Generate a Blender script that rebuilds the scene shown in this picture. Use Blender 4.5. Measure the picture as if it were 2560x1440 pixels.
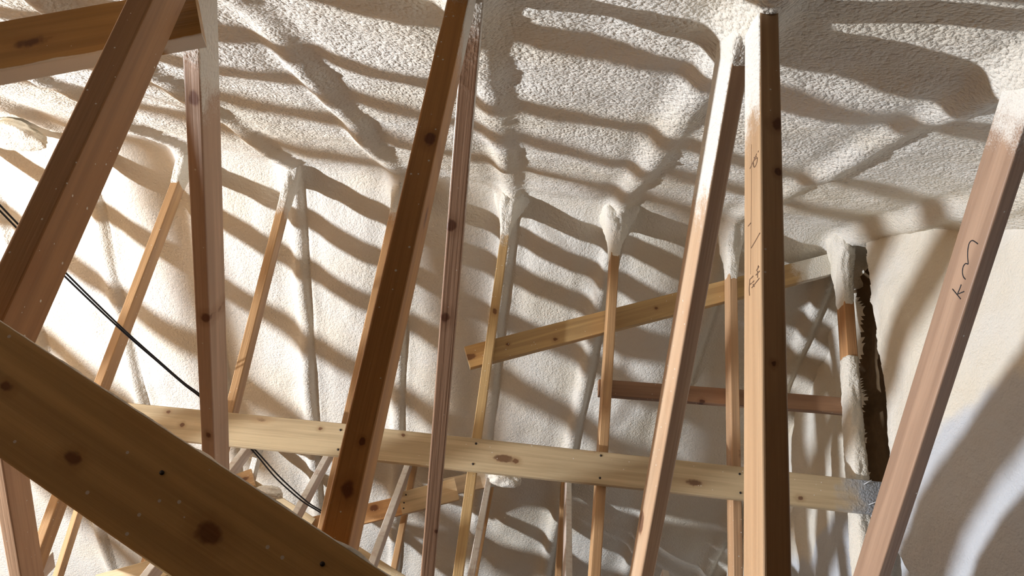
import bpy, bmesh, math, random
import numpy as np
from mathutils import Matrix, Vector
for o in list(bpy.data.objects): bpy.data.objects.remove(o)
SC = bpy.context.scene
COL = SC.collection

# ---------------------------------------------------------------- camera, world, lamp, exposure
cam = bpy.data.objects.new('camera', bpy.data.cameras.new('camera'))
COL.objects.link(cam)
RC = [[0.991971, -0.126139, 0.009104], [-0.048858, -0.448629, -0.892382], [0.116649, 0.884772, -0.45119]]
cam.matrix_world = Matrix([RC[0] + [0], RC[1] + [0], RC[2] + [0], [0, 0, 0, 1]])
cam.data.sensor_fit = 'HORIZONTAL'; cam.data.sensor_width = 36.0
cam.data.lens = 36.0 * 2050.0 / 2560.0
cam.data.clip_start = 0.02; cam.data.clip_end = 60
SC.camera = cam

w = bpy.data.worlds.new('world'); SC.world = w; w.use_nodes = True
w.node_tree.nodes['Background'].inputs[0].default_value = (0.9, 0.95, 1, 1)
w.node_tree.nodes['Background'].inputs[1].default_value = 0.005

def lamp(name, loc, watts, color, radius, kind='POINT', aim=None, spot=None, blend=.3):
    l = bpy.data.lights.new(name, kind); l.energy = watts; l.color = color
    l.shadow_soft_size = radius
    o = bpy.data.objects.new(name, l); COL.objects.link(o); o.location = loc
    if kind == 'SPOT':
        l.spot_size = math.radians(spot); l.spot_blend = blend
        o.rotation_euler = (Vector(aim) - Vector(loc)).to_track_quat('-Z', 'Y').to_euler()
    return o
# the site work lamp standing among the trusses, left of the picture
lamp('work_lamp', (-5.5, 2.0, -0.8), 2080, (0.905, 0.975, 1.09), 0.06)

cy = SC.cycles
cy.max_bounces = 5; cy.diffuse_bounces = 4; cy.glossy_bounces = 2; cy.transmission_bounces = 1
cy.caustics_reflective = False; cy.caustics_refractive = False
SC.view_settings.view_transform = 'Standard'
SC.view_settings.look = 'None'
SC.view_settings.exposure = 0.0
SC.view_settings.gamma = 1.0
SC.view_settings.use_curve_mapping = False

# ---------------------------------------------------------------- noise
def _hash(ix, iy, s):
    h = (ix.astype(np.int64) * 374761393 + iy.astype(np.int64) * 668265263 + s * 974634221) & 0xffffffff
    h = ((h ^ (h >> 13)) * 1274126177) & 0xffffffff
    return (h ^ (h >> 16)) & 0xffffffff
def perlin(x, y, s=0):
    ix = np.floor(x); iy = np.floor(y); fx = x - ix; fy = y - iy
    u = fx * fx * fx * (fx * (fx * 6 - 15) + 10); v = fy * fy * fy * (fy * (fy * 6 - 15) + 10)
    def g(dx, dy):
        a = _hash(ix + dx, iy + dy, s) / 4294967296.0 * 6.2831853
        return np.cos(a) * (fx - dx) + np.sin(a) * (fy - dy)
    a = g(0, 0) * (1 - u) + g(1, 0) * u; b = g(0, 1) * (1 - u) + g(1, 1) * u
    return (a * (1 - v) + b * v) * 1.41
def fbm(x, y, s=0, n=3):
    r = 0; a = 1.0
    for i in range(n):
        r = r + a * perlin(x * 2 ** i + 17.3 * i, y * 2 ** i - 9.1 * i, s + i); a *= .5
    return r
def worley(x, y, s=0):
    ix = np.floor(x); iy = np.floor(y); best = np.full(x.shape, 9.0)
    for dx in (-1, 0, 1):
        for dy in (-1, 0, 1):
            cx = ix + dx; cy = iy + dy
            px = cx + _hash(cx, cy, s) / 4294967296.0; py = cy + _hash(cx, cy, s + 77) / 4294967296.0
            best = np.minimum(best, (px - x) ** 2 + (py - y) ** 2)
    return np.sqrt(best)
def sstep(a, b, x):
    t = np.clip((x - a) / (b - a), 0, 1); return t * t * (3 - 2 * t)

# ---------------------------------------------------------------- materials
def new_mat(name):
    m = bpy.data.materials.new(name); m.use_nodes = True
    nt = m.node_tree; nt.nodes.clear()
    out = nt.nodes.new('ShaderNodeOutputMaterial'); b = nt.nodes.new('ShaderNodeBsdfPrincipled')
    nt.links.new(b.outputs[0], out.inputs[0])
    return m, nt, b
class N:
    def __init__(s, nt): s.nt = nt
    def add(s, t, **k):
        n = s.nt.nodes.new(t)
        for a, v in k.items(): setattr(n, a, v)
        return n
    def link(s, a, b): s.nt.links.new(a, b)
    def val(s, inp, v):
        if hasattr(v, 'is_output'): s.link(v, inp)
        else: inp.default_value = v
    def math(s, op, a, b=0.0, c=None, clamp=False):
        n = s.add('ShaderNodeMath', operation=op); n.use_clamp = clamp
        s.val(n.inputs[0], a); s.val(n.inputs[1], b)
        if c is not None: s.val(n.inputs[2], c)
        return n.outputs[0]
    def mrange(s, v, a, b, c=0.0, d=1.0):
        n = s.add('ShaderNodeMapRange', interpolation_type='SMOOTHSTEP')
        s.val(n.inputs['Value'], v); s.val(n.inputs['From Min'], a); s.val(n.inputs['From Max'], b)
        s.val(n.inputs['To Min'], c); s.val(n.inputs['To Max'], d); return n.outputs[0]
    def noise(s, vec, scale, detail=3, rough=.5, dist=0):
        n = s.add('ShaderNodeTexNoise'); s.link(vec, n.inputs['Vector'])
        n.inputs['Scale'].default_value = scale; n.inputs['Detail'].default_value = detail
        n.inputs['Roughness'].default_value = rough; n.inputs['Distortion'].default_value = dist
        return n.outputs[0]
    def voro(s, vec, scale, feature='F1', smooth=None):
        n = s.add('ShaderNodeTexVoronoi', feature=feature); s.link(vec, n.inputs['Vector'])
        n.inputs['Scale'].default_value = scale
        if smooth is not None and 'Smoothness' in n.inputs: n.inputs['Smoothness'].default_value = smooth
        return n
    def mix(s, f, a, b, mode='MIX'):
        n = s.add('ShaderNodeMix', data_type='RGBA', blend_type=mode)
        s.val(n.inputs[0], f)
        for i, v in ((6, a), (7, b)):
            if hasattr(v, 'is_output'): s.link(v, n.inputs[i])
            else: n.inputs[i].default_value = (*v, 1)
        return n.outputs[2]
    def mapping(s, vec, scale):
        n = s.add('ShaderNodeMapping'); s.link(vec, n.inputs[0]); n.inputs['Scale'].default_value = scale
        return n.outputs[0]
    def attr(s, name):
        n = s.add('ShaderNodeAttribute', attribute_type='OBJECT', attribute_name=name); return n

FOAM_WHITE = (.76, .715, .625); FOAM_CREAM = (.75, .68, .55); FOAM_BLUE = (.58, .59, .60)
def foam_height(h, vec, coarse=1.0, fade=False):
    """pebbled spray-foam skin"""
    a = h.voro(vec, 105 / coarse, 'F1').outputs['Distance']
    c = h.noise(vec, 62 / coarse, 3, .55)
    p = h.math('ADD', h.math('MULTIPLY', h.math('MULTIPLY', a, a), -.50), h.math('MULTIPLY', c, 1.35))
    if not fade: return p
    sx = h.add('ShaderNodeSeparateXYZ'); h.link(vec, sx.inputs[0])       # the skin is coarser on the front slope than on the rear one
    return h.math('MULTIPLY', p, h.mrange(sx.outputs[1], 2.2, 3.7, 1.0, .55))
def make_foam(name, dist=.006, coarse=1.0, blue=False, fade=False):
    m, nt, b = new_mat(name); h = N(nt)
    tc = h.add('ShaderNodeTexCoord'); vec = tc.outputs['Object']
    big = h.noise(vec, 2.2, 3)
    c = h.mix(h.mrange(big, .38, .66), FOAM_WHITE, FOAM_CREAM)
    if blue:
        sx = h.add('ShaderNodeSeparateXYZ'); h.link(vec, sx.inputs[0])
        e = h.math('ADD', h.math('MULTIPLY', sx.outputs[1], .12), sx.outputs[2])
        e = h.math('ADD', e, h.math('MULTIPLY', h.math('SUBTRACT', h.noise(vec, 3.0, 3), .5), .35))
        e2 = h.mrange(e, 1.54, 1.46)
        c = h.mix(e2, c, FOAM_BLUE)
    h.link(c, b.inputs['Base Color'])
    b.inputs['Roughness'].default_value = .62; b.inputs['Specular IOR Level'].default_value = .28
    bp = h.add('ShaderNodeBump'); bp.inputs['Strength'].default_value = 1.0; bp.inputs['Distance'].default_value = dist
    h.link(foam_height(h, vec, coarse, fade), bp.inputs['Height']); h.link(bp.outputs[0], b.inputs['Normal'])
    return m
M_CEIL = make_foam('spray_foam_ceiling', .0072, fade=True)
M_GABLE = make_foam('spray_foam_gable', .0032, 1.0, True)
M_COAT = make_foam('spray_foam_coat', .004, .8)

def make_wood():
    m, nt, b = new_mat('framing_lumber'); h = N(nt)
    tc = h.add('ShaderNodeTexCoord'); sd = h.attr('grain_seed')
    ofs = h.add('ShaderNodeVectorMath', operation='ADD'); h.link(tc.outputs['Object'], ofs.inputs[0]); h.link(sd.outputs['Vector'], ofs.inputs[1])
    vec = ofs.outputs[0]; raw = tc.outputs['Object']
    base = h.add('ShaderNodeObjectInfo').outputs['Color']
    # grain
    g1 = h.noise(h.mapping(vec, (26, 26, 1.1)), 1.0, 5, .55, .6)
    g2 = h.noise(h.mapping(vec, (190, 190, 3.5)), 1.0, 4, .6)
    g3 = h.noise(h.mapping(vec, (9, 9, .7)), 1.0, 2)
    dk = h.mix(1.0, base, (.78, .74, .70), 'MULTIPLY'); lt = h.mix(1.0, base, (1.12, 1.11, 1.08), 'MULTIPLY')
    c = h.mix(h.mrange(g1, .32, .68), dk, lt)
    c = h.mix(h.math('MULTIPLY', h.mrange(g2, .50, .68), .35), c, dk)
    c = h.mix(h.math('MULTIPLY', h.mrange(g3, .45, .75), .35), c, h.mix(1.0, base, (.78, .66, .55), 'MULTIPLY'))
    # knots
    kv = h.voro(h.mapping(vec, (11, 11, 4.2)), 1.0); kd = kv.outputs['Distance']
    gate = h.add('ShaderNodeSeparateColor'); h.link(kv.outputs['Color'], gate.inputs[0])
    on = h.math('GREATER_THAN', gate.outputs[0], .62)
    kdn = h.math('ADD', kd, h.math('MULTIPLY', h.math('SUBTRACT', h.noise(vec, 70, 2), .5), .10))
    kr = h.math('MULTIPLY', gate.outputs[1], .10)
    core = h.math('MULTIPLY', h.math('SUBTRACT', 1.0, h.mrange(kdn, h.math('ADD', kr, .05), h.math('ADD', kr, .13))), on)
    halo = h.math('MULTIPLY', h.math('SUBTRACT', 1.0, h.mrange(kdn, .10, .36)), on)
    c = h.mix(h.math('MULTIPLY', halo, .45), c, h.mix(1.0, base, (.70, .52, .38), 'MULTIPLY'))
    c = h.mix(h.math('MULTIPLY', core, .9), c, h.mix(1.0, base, (.26, .16, .12), 'MULTIPLY'))
    spk = h.add('ShaderNodeSeparateXYZ'); h.link(raw, spk.inputs[0])
    wob = h.math('MULTIPLY', h.math('SUBTRACT', h.noise(vec, 60, 2), .5), .012)
    for kn in ('knot_a', 'knot_b', 'knot_c'):
        ka = h.add('ShaderNodeSeparateXYZ'); h.link(h.attr(kn).outputs['Vector'], ka.inputs[0])
        dx = h.math('SUBTRACT', spk.outputs[0], ka.outputs[0]); dz = h.math('MULTIPLY', h.math('SUBTRACT', spk.outputs[2], ka.outputs[1]), .75)
        dd = h.math('ADD', h.math('SQRT', h.math('ADD', h.math('MULTIPLY', dx, dx), h.math('MULTIPLY', dz, dz))), wob)
        rr = h.math('DIVIDE', dd, ka.outputs[2])
        c = h.mix(h.math('MULTIPLY', h.mrange(rr, 2.6, .9), .5), c, h.mix(1.0, base, (.62, .50, .40), 'MULTIPLY'))
        c = h.mix(h.mrange(rr, 1.1, .6), c, h.mix(1.0, base, (.32, .20, .15), 'MULTIPLY'))
    # overspray: foam from foam_start upwards along the piece
    sp = h.add('ShaderNodeSeparateXYZ'); h.link(raw, sp.inputs[0])
    fs = h.attr('foam_start').outputs['Fac']; fw = h.attr('foam_fade').outputs['Fac']
    ge = h.add('ShaderNodeNewGeometry')
    vt = h.add('ShaderNodeVectorTransform', vector_type='NORMAL', convert_from='WORLD', convert_to='OBJECT')
    h.link(ge.outputs['True Normal'], vt.inputs[0]); sn = h.add('ShaderNodeSeparateXYZ'); h.link(vt.outputs[0], sn.inputs[0])
    side = h.math('MULTIPLY', h.mrange(h.math('ABSOLUTE', sn.outputs[0]), .5, .8), h.attr('foam_side').outputs['Fac'])
    zz = h.math('DIVIDE', h.math('SUBTRACT', h.math('ADD', sp.outputs[2], side), fs), fw)
    zz = h.math('ADD', zz, h.math('MULTIPLY', h.math('SUBTRACT', h.noise(vec, 22, 3), .5), 1.1))
    f1 = h.mrange(zz, -.45, .75)
    f1s = h.mrange(h.math('ADD', h.math('MULTIPLY', f1, 1.0), h.math('MULTIPLY', h.math('SUBTRACT', h.noise(vec, 260, 1), .5), .8)), .12, .92)
    # overspray on the front face only (local -y)
    ff = h.attr('foam_front').outputs['Fac']
    front = h.math('MULTIPLY', h.math('MULTIPLY', h.mrange(sn.outputs[1], -.4, -.8), ff), h.mrange(h.noise(vec, 30, 4), .25, .55))
    # overspray along one long edge (local x)
    fe = h.attr('foam_edge').outputs['Fac']
    ed = h.math('MULTIPLY', h.mrange(h.math('ADD', h.math('MULTIPLY', sp.outputs[0], -1.0), h.math('MULTIPLY', h.math('SUBTRACT', h.noise(vec, 9, 4), .5), .022)), .056, .059), fe)
    # crumbs
    sk = h.attr('crumbs').outputs['Fac']
    cv = h.voro(vec, 85); cg = h.add('ShaderNodeSeparateColor'); h.link(cv.outputs['Color'], cg.inputs[0])
    crumb = h.math('MULTIPLY', h.math('LESS_THAN', cv.outputs['Distance'], h.math('MULTIPLY', cg.outputs[1], .20)),
                   h.math('GREATER_THAN', cg.outputs[0], h.math('SUBTRACT', 1.0, h.math('MULTIPLY', sk, .22))))
    foam = h.math('MAXIMUM', h.math('MAXIMUM', f1s, h.math('MULTIPLY', front, .7)), h.math('MAXIMUM', crumb, ed))
    c = h.mix(foam, c, FOAM_WHITE)
    gs = h.attr('grey_start').outputs['Fac']
    gz = h.math('ADD', h.math('SUBTRACT', sp.outputs[2], gs), h.math('MULTIPLY', h.math('SUBTRACT', h.noise(vec, 16, 4), .5), .22))
    c = h.mix(h.mrange(gz, -.08, .08), c, (.40, .41, .42))
    h.link(c, b.inputs['Base Color'])
    h.link(h.mrange(foam, 0, 1, .5, .65), b.inputs['Roughness']); b.inputs['Specular IOR Level'].default_value = .35
    lump = h.math('MULTIPLY', h.noise(vec, 120, 2), h.math('MAXIMUM', h.mrange(zz, -.6, .8), h.mrange(gz, -.08, .08)))
    hh = h.math('ADD', h.math('MULTIPLY', h.noise(h.mapping(vec, (190, 190, 3.5)), 1.0, 2), .35), h.math('MULTIPLY', lump, 2.2))
    bp = h.add('ShaderNodeBump'); bp.inputs['Strength'].default_value = .8; bp.inputs['Distance'].default_value = .003
    h.link(hh, bp.inputs['Height']); h.link(bp.outputs[0], b.inputs['Normal'])
    return m
M_WOOD = make_wood()

def plain(name, col, rough=.5, spec=.4, metal=0, bump=0):
    m, nt, b = new_mat(name); h = N(nt); tc = h.add('ShaderNodeTexCoord')
    n = h.noise(tc.outputs['Object'], 40, 3)
    h.link(h.mix(h.mrange(n, .3, .7), tuple(.85 * v for v in col), col), b.inputs['Base Color'])
    b.inputs['Roughness'].default_value = rough; b.inputs['Specular IOR Level'].default_value = spec; b.inputs['Metallic'].default_value = metal
    return m
M_CABLE = plain('black_cable_jacket', (.012, .012, .014), .35)
M_INK = plain('black_marker_ink', (.02, .018, .02), .6)
M_STAMP = plain('brown_stamp_and_crack', (.17, .095, .05), .7)
M_NAIL = plain('nail_steel', (.05, .04, .035), .5, metal=.6)
M_BRIGHT = plain('frosted_nail', (.62, .62, .60), .5)
M_SLOT = plain('gap_wood_shade', (.13, .085, .045), .85, .15)  # brown wood with the shade of a deep gap put into its colour
M_FLOOR = plain('dusty_subfloor', (.14, .09, .05), .9, .1)
M_BOUNCE_CUT = plain('bounce_cut_brown', (.20, .13, .075), .8, .2)  # dark brown given to unseen surfaces to keep bounce light down

# ---------------------------------------------------------------- builders
def mesh_obj(name, verts, faces, mat, parent=None, smooth=False):
    me = bpy.data.meshes.new(name); me.from_pydata([tuple(v) for v in verts], [], faces)
    me.materials.append(mat)
    if smooth: me.polygons.foreach_set('use_smooth', [True] * len(me.polygons))
    me.update(); o = bpy.data.objects.new(name, me); COL.objects.link(o)
    if parent: o.parent = parent
    return o
def grid_obj(name, P, mat, flip=False):
    ny, nx = P.shape[:2]; me = bpy.data.meshes.new(name)
    me.vertices.add(nx * ny); me.vertices.foreach_set('co', P.reshape(-1).astype(np.float32))
    i = np.arange(nx * ny).reshape(ny, nx)
    q = np.stack([i[:-1, :-1], i[:-1, 1:], i[1:, 1:], i[1:, :-1]], -1).reshape(-1, 4)
    if flip: q = q[:, ::-1]
    nf = len(q); me.loops.add(nf * 4); me.loops.foreach_set('vertex_index', np.ascontiguousarray(q).reshape(-1).astype(np.int32))
    me.polygons.add(nf); me.polygons.foreach_set('loop_start', (np.arange(nf) * 4).astype(np.int32))
    me.polygons.foreach_set('use_smooth', np.ones(nf, bool))
    me.materials.append(mat); me.update(); me.validate()
    o = bpy.data.objects.new(name, me); COL.objects.link(o); return o
def tag(o, label, cat, group=None):
    o['label'] = label; o['category'] = cat
    if group: o['group'] = group
    return o
def tube(name, pts, r, mat, parent=None, n=8, sub=6):
    P = np.array(pts, float)
    if sub > 1 and len(P) > 2:
        Q = []; E = np.vstack([2 * P[0] - P[1], P, 2 * P[-1] - P[-2]])
        for i in range(1, len(E) - 2):
            a, b_, c, d = E[i - 1:i + 3]
            for t in np.linspace(0, 1, sub, endpoint=False):
                Q.append(.5 * (2 * b_ + (c - a) * t + (2 * a - 5 * b_ + 4 * c - d) * t * t + (-a + 3 * b_ - 3 * c + d) * t ** 3))
        Q.append(P[-1]); P = np.array(Q)
    V = []; F = []; up = np.array([.3, .2, .93])
    for i in range(len(P)):
        t = P[min(i + 1, len(P) - 1)] - P[max(i - 1, 0)]; t /= np.linalg.norm(t) + 1e-12
        a = np.cross(t, up); a /= np.linalg.norm(a) + 1e-12; b_ = np.cross(t, a)
        for k in range(n):
            th = 2 * math.pi * k / n; V.append(P[i] + r * (math.cos(th) * a + math.sin(th) * b_))
    for i in range(len(P) - 1):
        for k in range(n):
            F.append((i * n + k, i * n + (k + 1) % n, (i + 1) * n + (k + 1) % n, (i + 1) * n + k))
    F.append(tuple(range(n))[::-1]); F.append(tuple((len(P) - 1) * n + k for k in range(n)))
    return mesh_obj(name, V, F, mat, parent, True)

def section(w, d, r=.004):
    pts = []
    for cx, cy, a0 in ((w/2 - r, d/2 - r, 0), (-w/2 + r, d/2 - r, 90), (-w/2 + r, -d/2 + r, 180), (w/2 - r, -d/2 + r, 270)):
        for k in range(4):
            a = math.radians(a0 + 30 * k); pts.append((cx + r * math.cos(a), cy + r * math.sin(a)))
    return pts
def timber(t):
    p0 = Vector(t['p0']); p1 = Vector(t['p1']); ax = (p1 - p0); L = ax.length; ax.normalize()
    nf = Vector((0, -1, 0)); nf -= ax * nf.dot(ax); nf.normalize(); y = -nf; x = y.cross(ax)
    rl = math.radians(t['roll']); nf = nf * math.cos(rl) + x * math.sin(rl); y = -nf; x = y.cross(ax)
    w, d = t['w'], t['d']; sec = section(w, d); n = len(sec)
    rng = random.Random(t['seed']); ph = rng.uniform(0, 6); bow = rng.uniform(.0008, .0022) * (0 if t['key'] in ('n0', 'd1', 'fg', 'brR', 'brL') else 1)
    rings = max(2, int(L / .10)); V = []; F = []
    for i in range(rings + 1):
        z = L * i / rings; bx = bow * math.sin(z * 2.1 + ph) * (0 if i in (0, rings) else 1); by = bow * math.sin(z * 1.7 + 2 * ph)
        for (a, b_) in sec: V.append((a + bx, b_ + by, z))
    for i in range(rings):
        for k in range(n): F.append((i*n + k, i*n + (k+1) % n, (i+1)*n + (k+1) % n, (i+1)*n + k))
    F.append(tuple(range(n))[::-1]); F.append(tuple(rings*n + k for k in range(n)))
    o = mesh_obj(t['name'], V, F, M_WOOD)
    c = p0 + y * d / 2
    o.matrix_world = Matrix(((x.x, y.x, ax.x, c.x), (x.y, y.y, ax.y, c.y), (x.z, y.z, ax.z, c.z), (0, 0, 0, 1)))
    o.color = (*t['col'], 1)
    o['grain_seed'] = [rng.uniform(0, 20), rng.uniform(0, 20), rng.uniform(0, 20)]
    o['foam_start'] = float(t['fs'] if t['fs'] is not None else 50.0); o['foam_fade'] = float(t['fw'])
    o['foam_front'] = 1.0 if t['fe'] == 'front' else 0.0; o['foam_edge'] = 1.0 if t['fe'] == 'edge' else 0.0
    o['foam_side'] = float(t.get('side', 0.0))
    for i, kn in enumerate(('knot_a', 'knot_b', 'knot_c')):
        ks = t.get('knots', []); o[kn] = [float(v) for v in (ks[i] if i < len(ks) else (9.0, 9.0, .01))]
    o['crumbs'] = float(t['spk']); o['grey_start'] = float(t['gray'][0] if t['gray'] else 50.0)
    tag(o, t['label'], t['cat'], t['group'])
    if t['coat']:
        ln, a0, a1 = t['coat']; coat(o, w, d, L - ln, L, a0, a1, t['seed'])
    return o
def coat(o, w, d, z0, z1, a0, a1, seed, name='foam_coating', power=2.0):
    """foam skin wrapped around the piece, thin at z0, thick at z1"""
    n = 40; m = max(12, int((z1 - z0) / .008)); V = np.zeros((m + 1, n, 3))
    for i in range(m + 1):
        u = i / m; z = z0 + (z1 - z0) * u
        for k in range(n):
            th = 2 * math.pi * k / n; c, s = math.cos(th), math.sin(th)
            e = 9.0 if u < .35 else max(2.2, 9.0 - 10.5 * (u - .35))
            rr = (abs(c) ** e + abs(s) ** e) ** (-1 / e)
            V[i, k] = (c * rr * w/2, s * rr * d/2, z)
    u = np.linspace(0, 1, m + 1)[:, None]; ang = np.arange(n)[None] * (6.28318 / n)
    A = np.cos(ang) * 1.2 + seed * 3.1 + 0 * u; B = np.sin(ang) * 1.2 + (z0 + (z1 - z0) * u) * 9
    off = -.003 + (a0 + .003) * np.minimum(1, u * 8) + (a1 - a0) * u ** power
    off = off * (1 + .55 * fbm(A, B, seed, 3)) + .0025 * perlin(A * 9, B * 7, seed + 5) * np.minimum(1, u * 5)
    V[..., 0] += np.cos(ang) * off; V[..., 1] += np.sin(ang) * off
    F = []
    for i in range(m):
        for k in range(n): F.append((i*n + k, i*n + (k+1) % n, (i+1)*n + (k+1) % n, (i+1)*n + k))
    F.append(tuple(range(n))[::-1]); F.append(tuple(m*n + k for k in range(n)))
    return mesh_obj(name, V.reshape(-1, 3), F, M_COAT, o, True)

# ---------------------------------------------------------------- setting: foamed roof, gable walls, floor
KX = [-5.18, -4.62, -4.05, -3.48, -2.92, -2.35, -1.79, -1.23, -0.675, -0.105, 0.45, 1.035, 1.6]
NX = [-4.67, -4.10, -3.53, -2.97, -2.40, -1.84, -1.28, -.722, -.177, .392, .985, 1.6]     # truss planes where the front posts meet the roof
def axis(*segs):
    out = [segs[0][0]]
    for a, b_, s in segs:
        k = max(1, int(round((b_ - a) / s))); out += list(np.linspace(a, b_, k + 1)[1:])
    return np.array(out)
xs = axis((-6.4, -3.2, .06), (-3.2, -2.3, .016), (-2.3, 1.74, .0085), (1.74, 1.95, .03))
ys = axis((-3.6, .7, .1), (.7, 3.6, .0075), (3.6, 5.4, .011), (5.4, 6.7, .016), (6.7, 10.3, .12))
Xg, Yg = np.meshgrid(xs, ys)
near = 2.32 - .46 * (3.5 - Yg); far = 2.32 - .5 * (Yg - 3.5)
k = .10; hd = np.clip(.5 + .5 * (far - near) / k, 0, 1)
base = far * (1 - hd) + near * hd - k * hd * (1 - hd)
isnear = hd
def rib(X, Y, nearside):
    r = np.zeros_like(X)
    for i, kx in enumerate(KX):
        nx_ = NX[min(i, len(NX) - 1)] if i >= 1 else kx
        nx_ = NX[i - 1] if 1 <= i <= len(NX) else kx
        c = kx + (nx_ - kx) * np.clip((3.5 - Y) / 2.4, 0, 1.5) if nearside else np.full_like(X, kx)
        c = c + .012 * perlin(Y * 1.6, Y * 0 + i * 3.3, 40 + i)
        dx = X - c
        if nearside:
            amp = .024 + .018 * perlin(Y * 2.1, Y * 0 + i * 7.7, 60 + i)
            r += np.maximum(amp, .004) * np.exp(-(np.abs(dx) / .045) ** 2.4) - .006 * np.exp(-((np.abs(dx) - .085) / .04) ** 2)
        else:
            amp = .022 + .016 * perlin(Y * 2.1, Y * 0 + i * 5.1, 80 + i)
            r += np.maximum(amp, .004) * np.exp(-(np.abs(dx) / .036) ** 3) - .010 * np.exp(-((dx - .05) / .012) ** 2) - .010 * np.exp(-((np.abs(dx) - .10) / .06) ** 2)
    return r
wx = Xg + .06 * perlin(Xg * 3, Yg * 3, 5); wy = Yg + .06 * perlin(Xg * 3 + 9, Yg * 3, 6)
dn = .026 * perlin(wx / .50, wy / .42, 1) + .009 * perlin(wx / .30, wy / .16, 2) + .0025 * perlin(wx / .12, wy / .07, 3)
dn += .0022 * perlin(Xg / .035, Yg / .030, 4) + .0025 * (.5 - worley(Xg / .026, Yg / .024, 9)) * sstep(-.2, .3, perlin(Xg / .3, Yg / .25, 12))
dn += rib(Xg, Yg, True)
df = .028 * perlin(wx / .5, wy / .6, 21) + .010 * perlin(wx / .22, wy / .36, 22) + .0025 * perlin(wx / .10, wy / .15, 23) + .0012 * perlin(Xg / .03, Yg / .03, 24)
df += rib(Xg, Yg, False)
disp = dn * isnear + df * (1 - isnear)
# mounds where the posts and struts run into the foam
for kx in KX: disp += .045 * np.exp(-((Xg - kx) ** 2 / .0032 + (Yg - 3.54) ** 2 / .0075))
for nx_ in NX: disp += .02 * np.exp(-((Xg - nx_) ** 2 / .004 + (Yg - 1.22) ** 2 / .02))
# fillet towards the gable wall
disp += .09 * sstep(1.50, 1.74, Xg) * isnear + .03 * sstep(1.55, 1.74, Xg) * (1 - isnear)
P = np.stack([Xg, Yg + disp * (.418 * hd - .447 * (1 - hd)), base - disp * .9], -1)
ceil = grid_obj('ceiling', P, M_CEIL, True); ceil['kind'] = 'structure'
ceil.data.materials.append(M_BOUNCE_CUT)                       # unseen roof behind the camera, made dark to cut bounce light
rows = np.repeat((ys[:-1] < .45).astype(np.int32), len(xs) - 1); ceil.data.polygons.foreach_set('material_index', rows)

# right gable wall: X = 1.72 - disp(Y, Z)
yy = axis((-3.6, .9, .12), (.9, 3.25, .010), (3.25, 3.65, .006), (3.65, 6.4, .011), (6.4, 10.3, .12)); zz = axis((-1.02, -.1, .06), (-.1, 2.42, .0095))
Yw, Zw = np.meshgrid(yy, zz)
dw = .035 * perlin(Yw / .45, Zw / .7, 101) + .018 * perlin(Yw / .2, Zw / .4, 102) + .006 * perlin(Yw / .09, Zw / .12, 103) + .0022 * perlin(Yw / .03, Zw / .035, 104)
for i, c in enumerate((1.15, 1.72, 2.28, 4.05, 4.6, 5.2, 5.8)):
    cc = c + .03 * perlin(Zw * 2, Zw * 0 + i, 110 + i)
    dw += .03 * np.exp(-(np.abs(Yw - cc) / .05) ** 3)
edge = 3.36 + .020 * perlin(Zw / .12, Zw * 0 + .3, 120) + .010 * perlin(Zw / .035, Zw * 0 + .7, 121)
edge2 = 3.74 + .09 * perlin(Zw / .16, Zw * 0 + .9, 122)
inz = sstep(.80, .86, Zw) * (1 - sstep(2.16, 2.20, Zw))
bulk = .10 * (1 - sstep(-.012, .012, Yw - edge)) * sstep(2.5, 3.1, Yw) * sstep(.3, .9, Zw)
slot = -.05 * sstep(-.006, .02, Yw - edge) * (1 - sstep(-.02, .02, Yw - edge2)) * inz
dw = dw + bulk + slot
W = np.stack([1.74 - dw, Yw, Zw], -1)
wr = grid_obj('wall_right', W, M_GABLE, False); wr['kind'] = 'structure'
wr.data.materials.append(M_SLOT)
cols = np.maximum((Yw < .85)[:-1, :-1], (slot < -.02)[:-1, :-1]).astype(np.int32).ravel(); wr.data.polygons.foreach_set('material_index', cols)   # slot wood darkened for gap shade; unseen near wall darkened against bounce light
# left gable wall and floor, outside the picture
yl, zl = np.meshgrid(np.linspace(-3.6, 10.3, 60), np.linspace(-1.02, 2.42, 30))
wl = grid_obj('wall_left', np.stack([-6.3 + .05 * perlin(yl * 2, zl * 2, 7), yl, zl], -1), M_BOUNCE_CUT, True); wl['kind'] = 'structure'
xf, yf = np.meshgrid(np.linspace(-6.4, 1.9, 40), np.linspace(-3.6, 10.3, 50))
fl = grid_obj('floor', np.stack([xf, yf, -1.0 + .004 * perlin(xf * 3, yf * 3, 8)], -1), M_FLOOR); fl['kind'] = 'structure'

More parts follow.
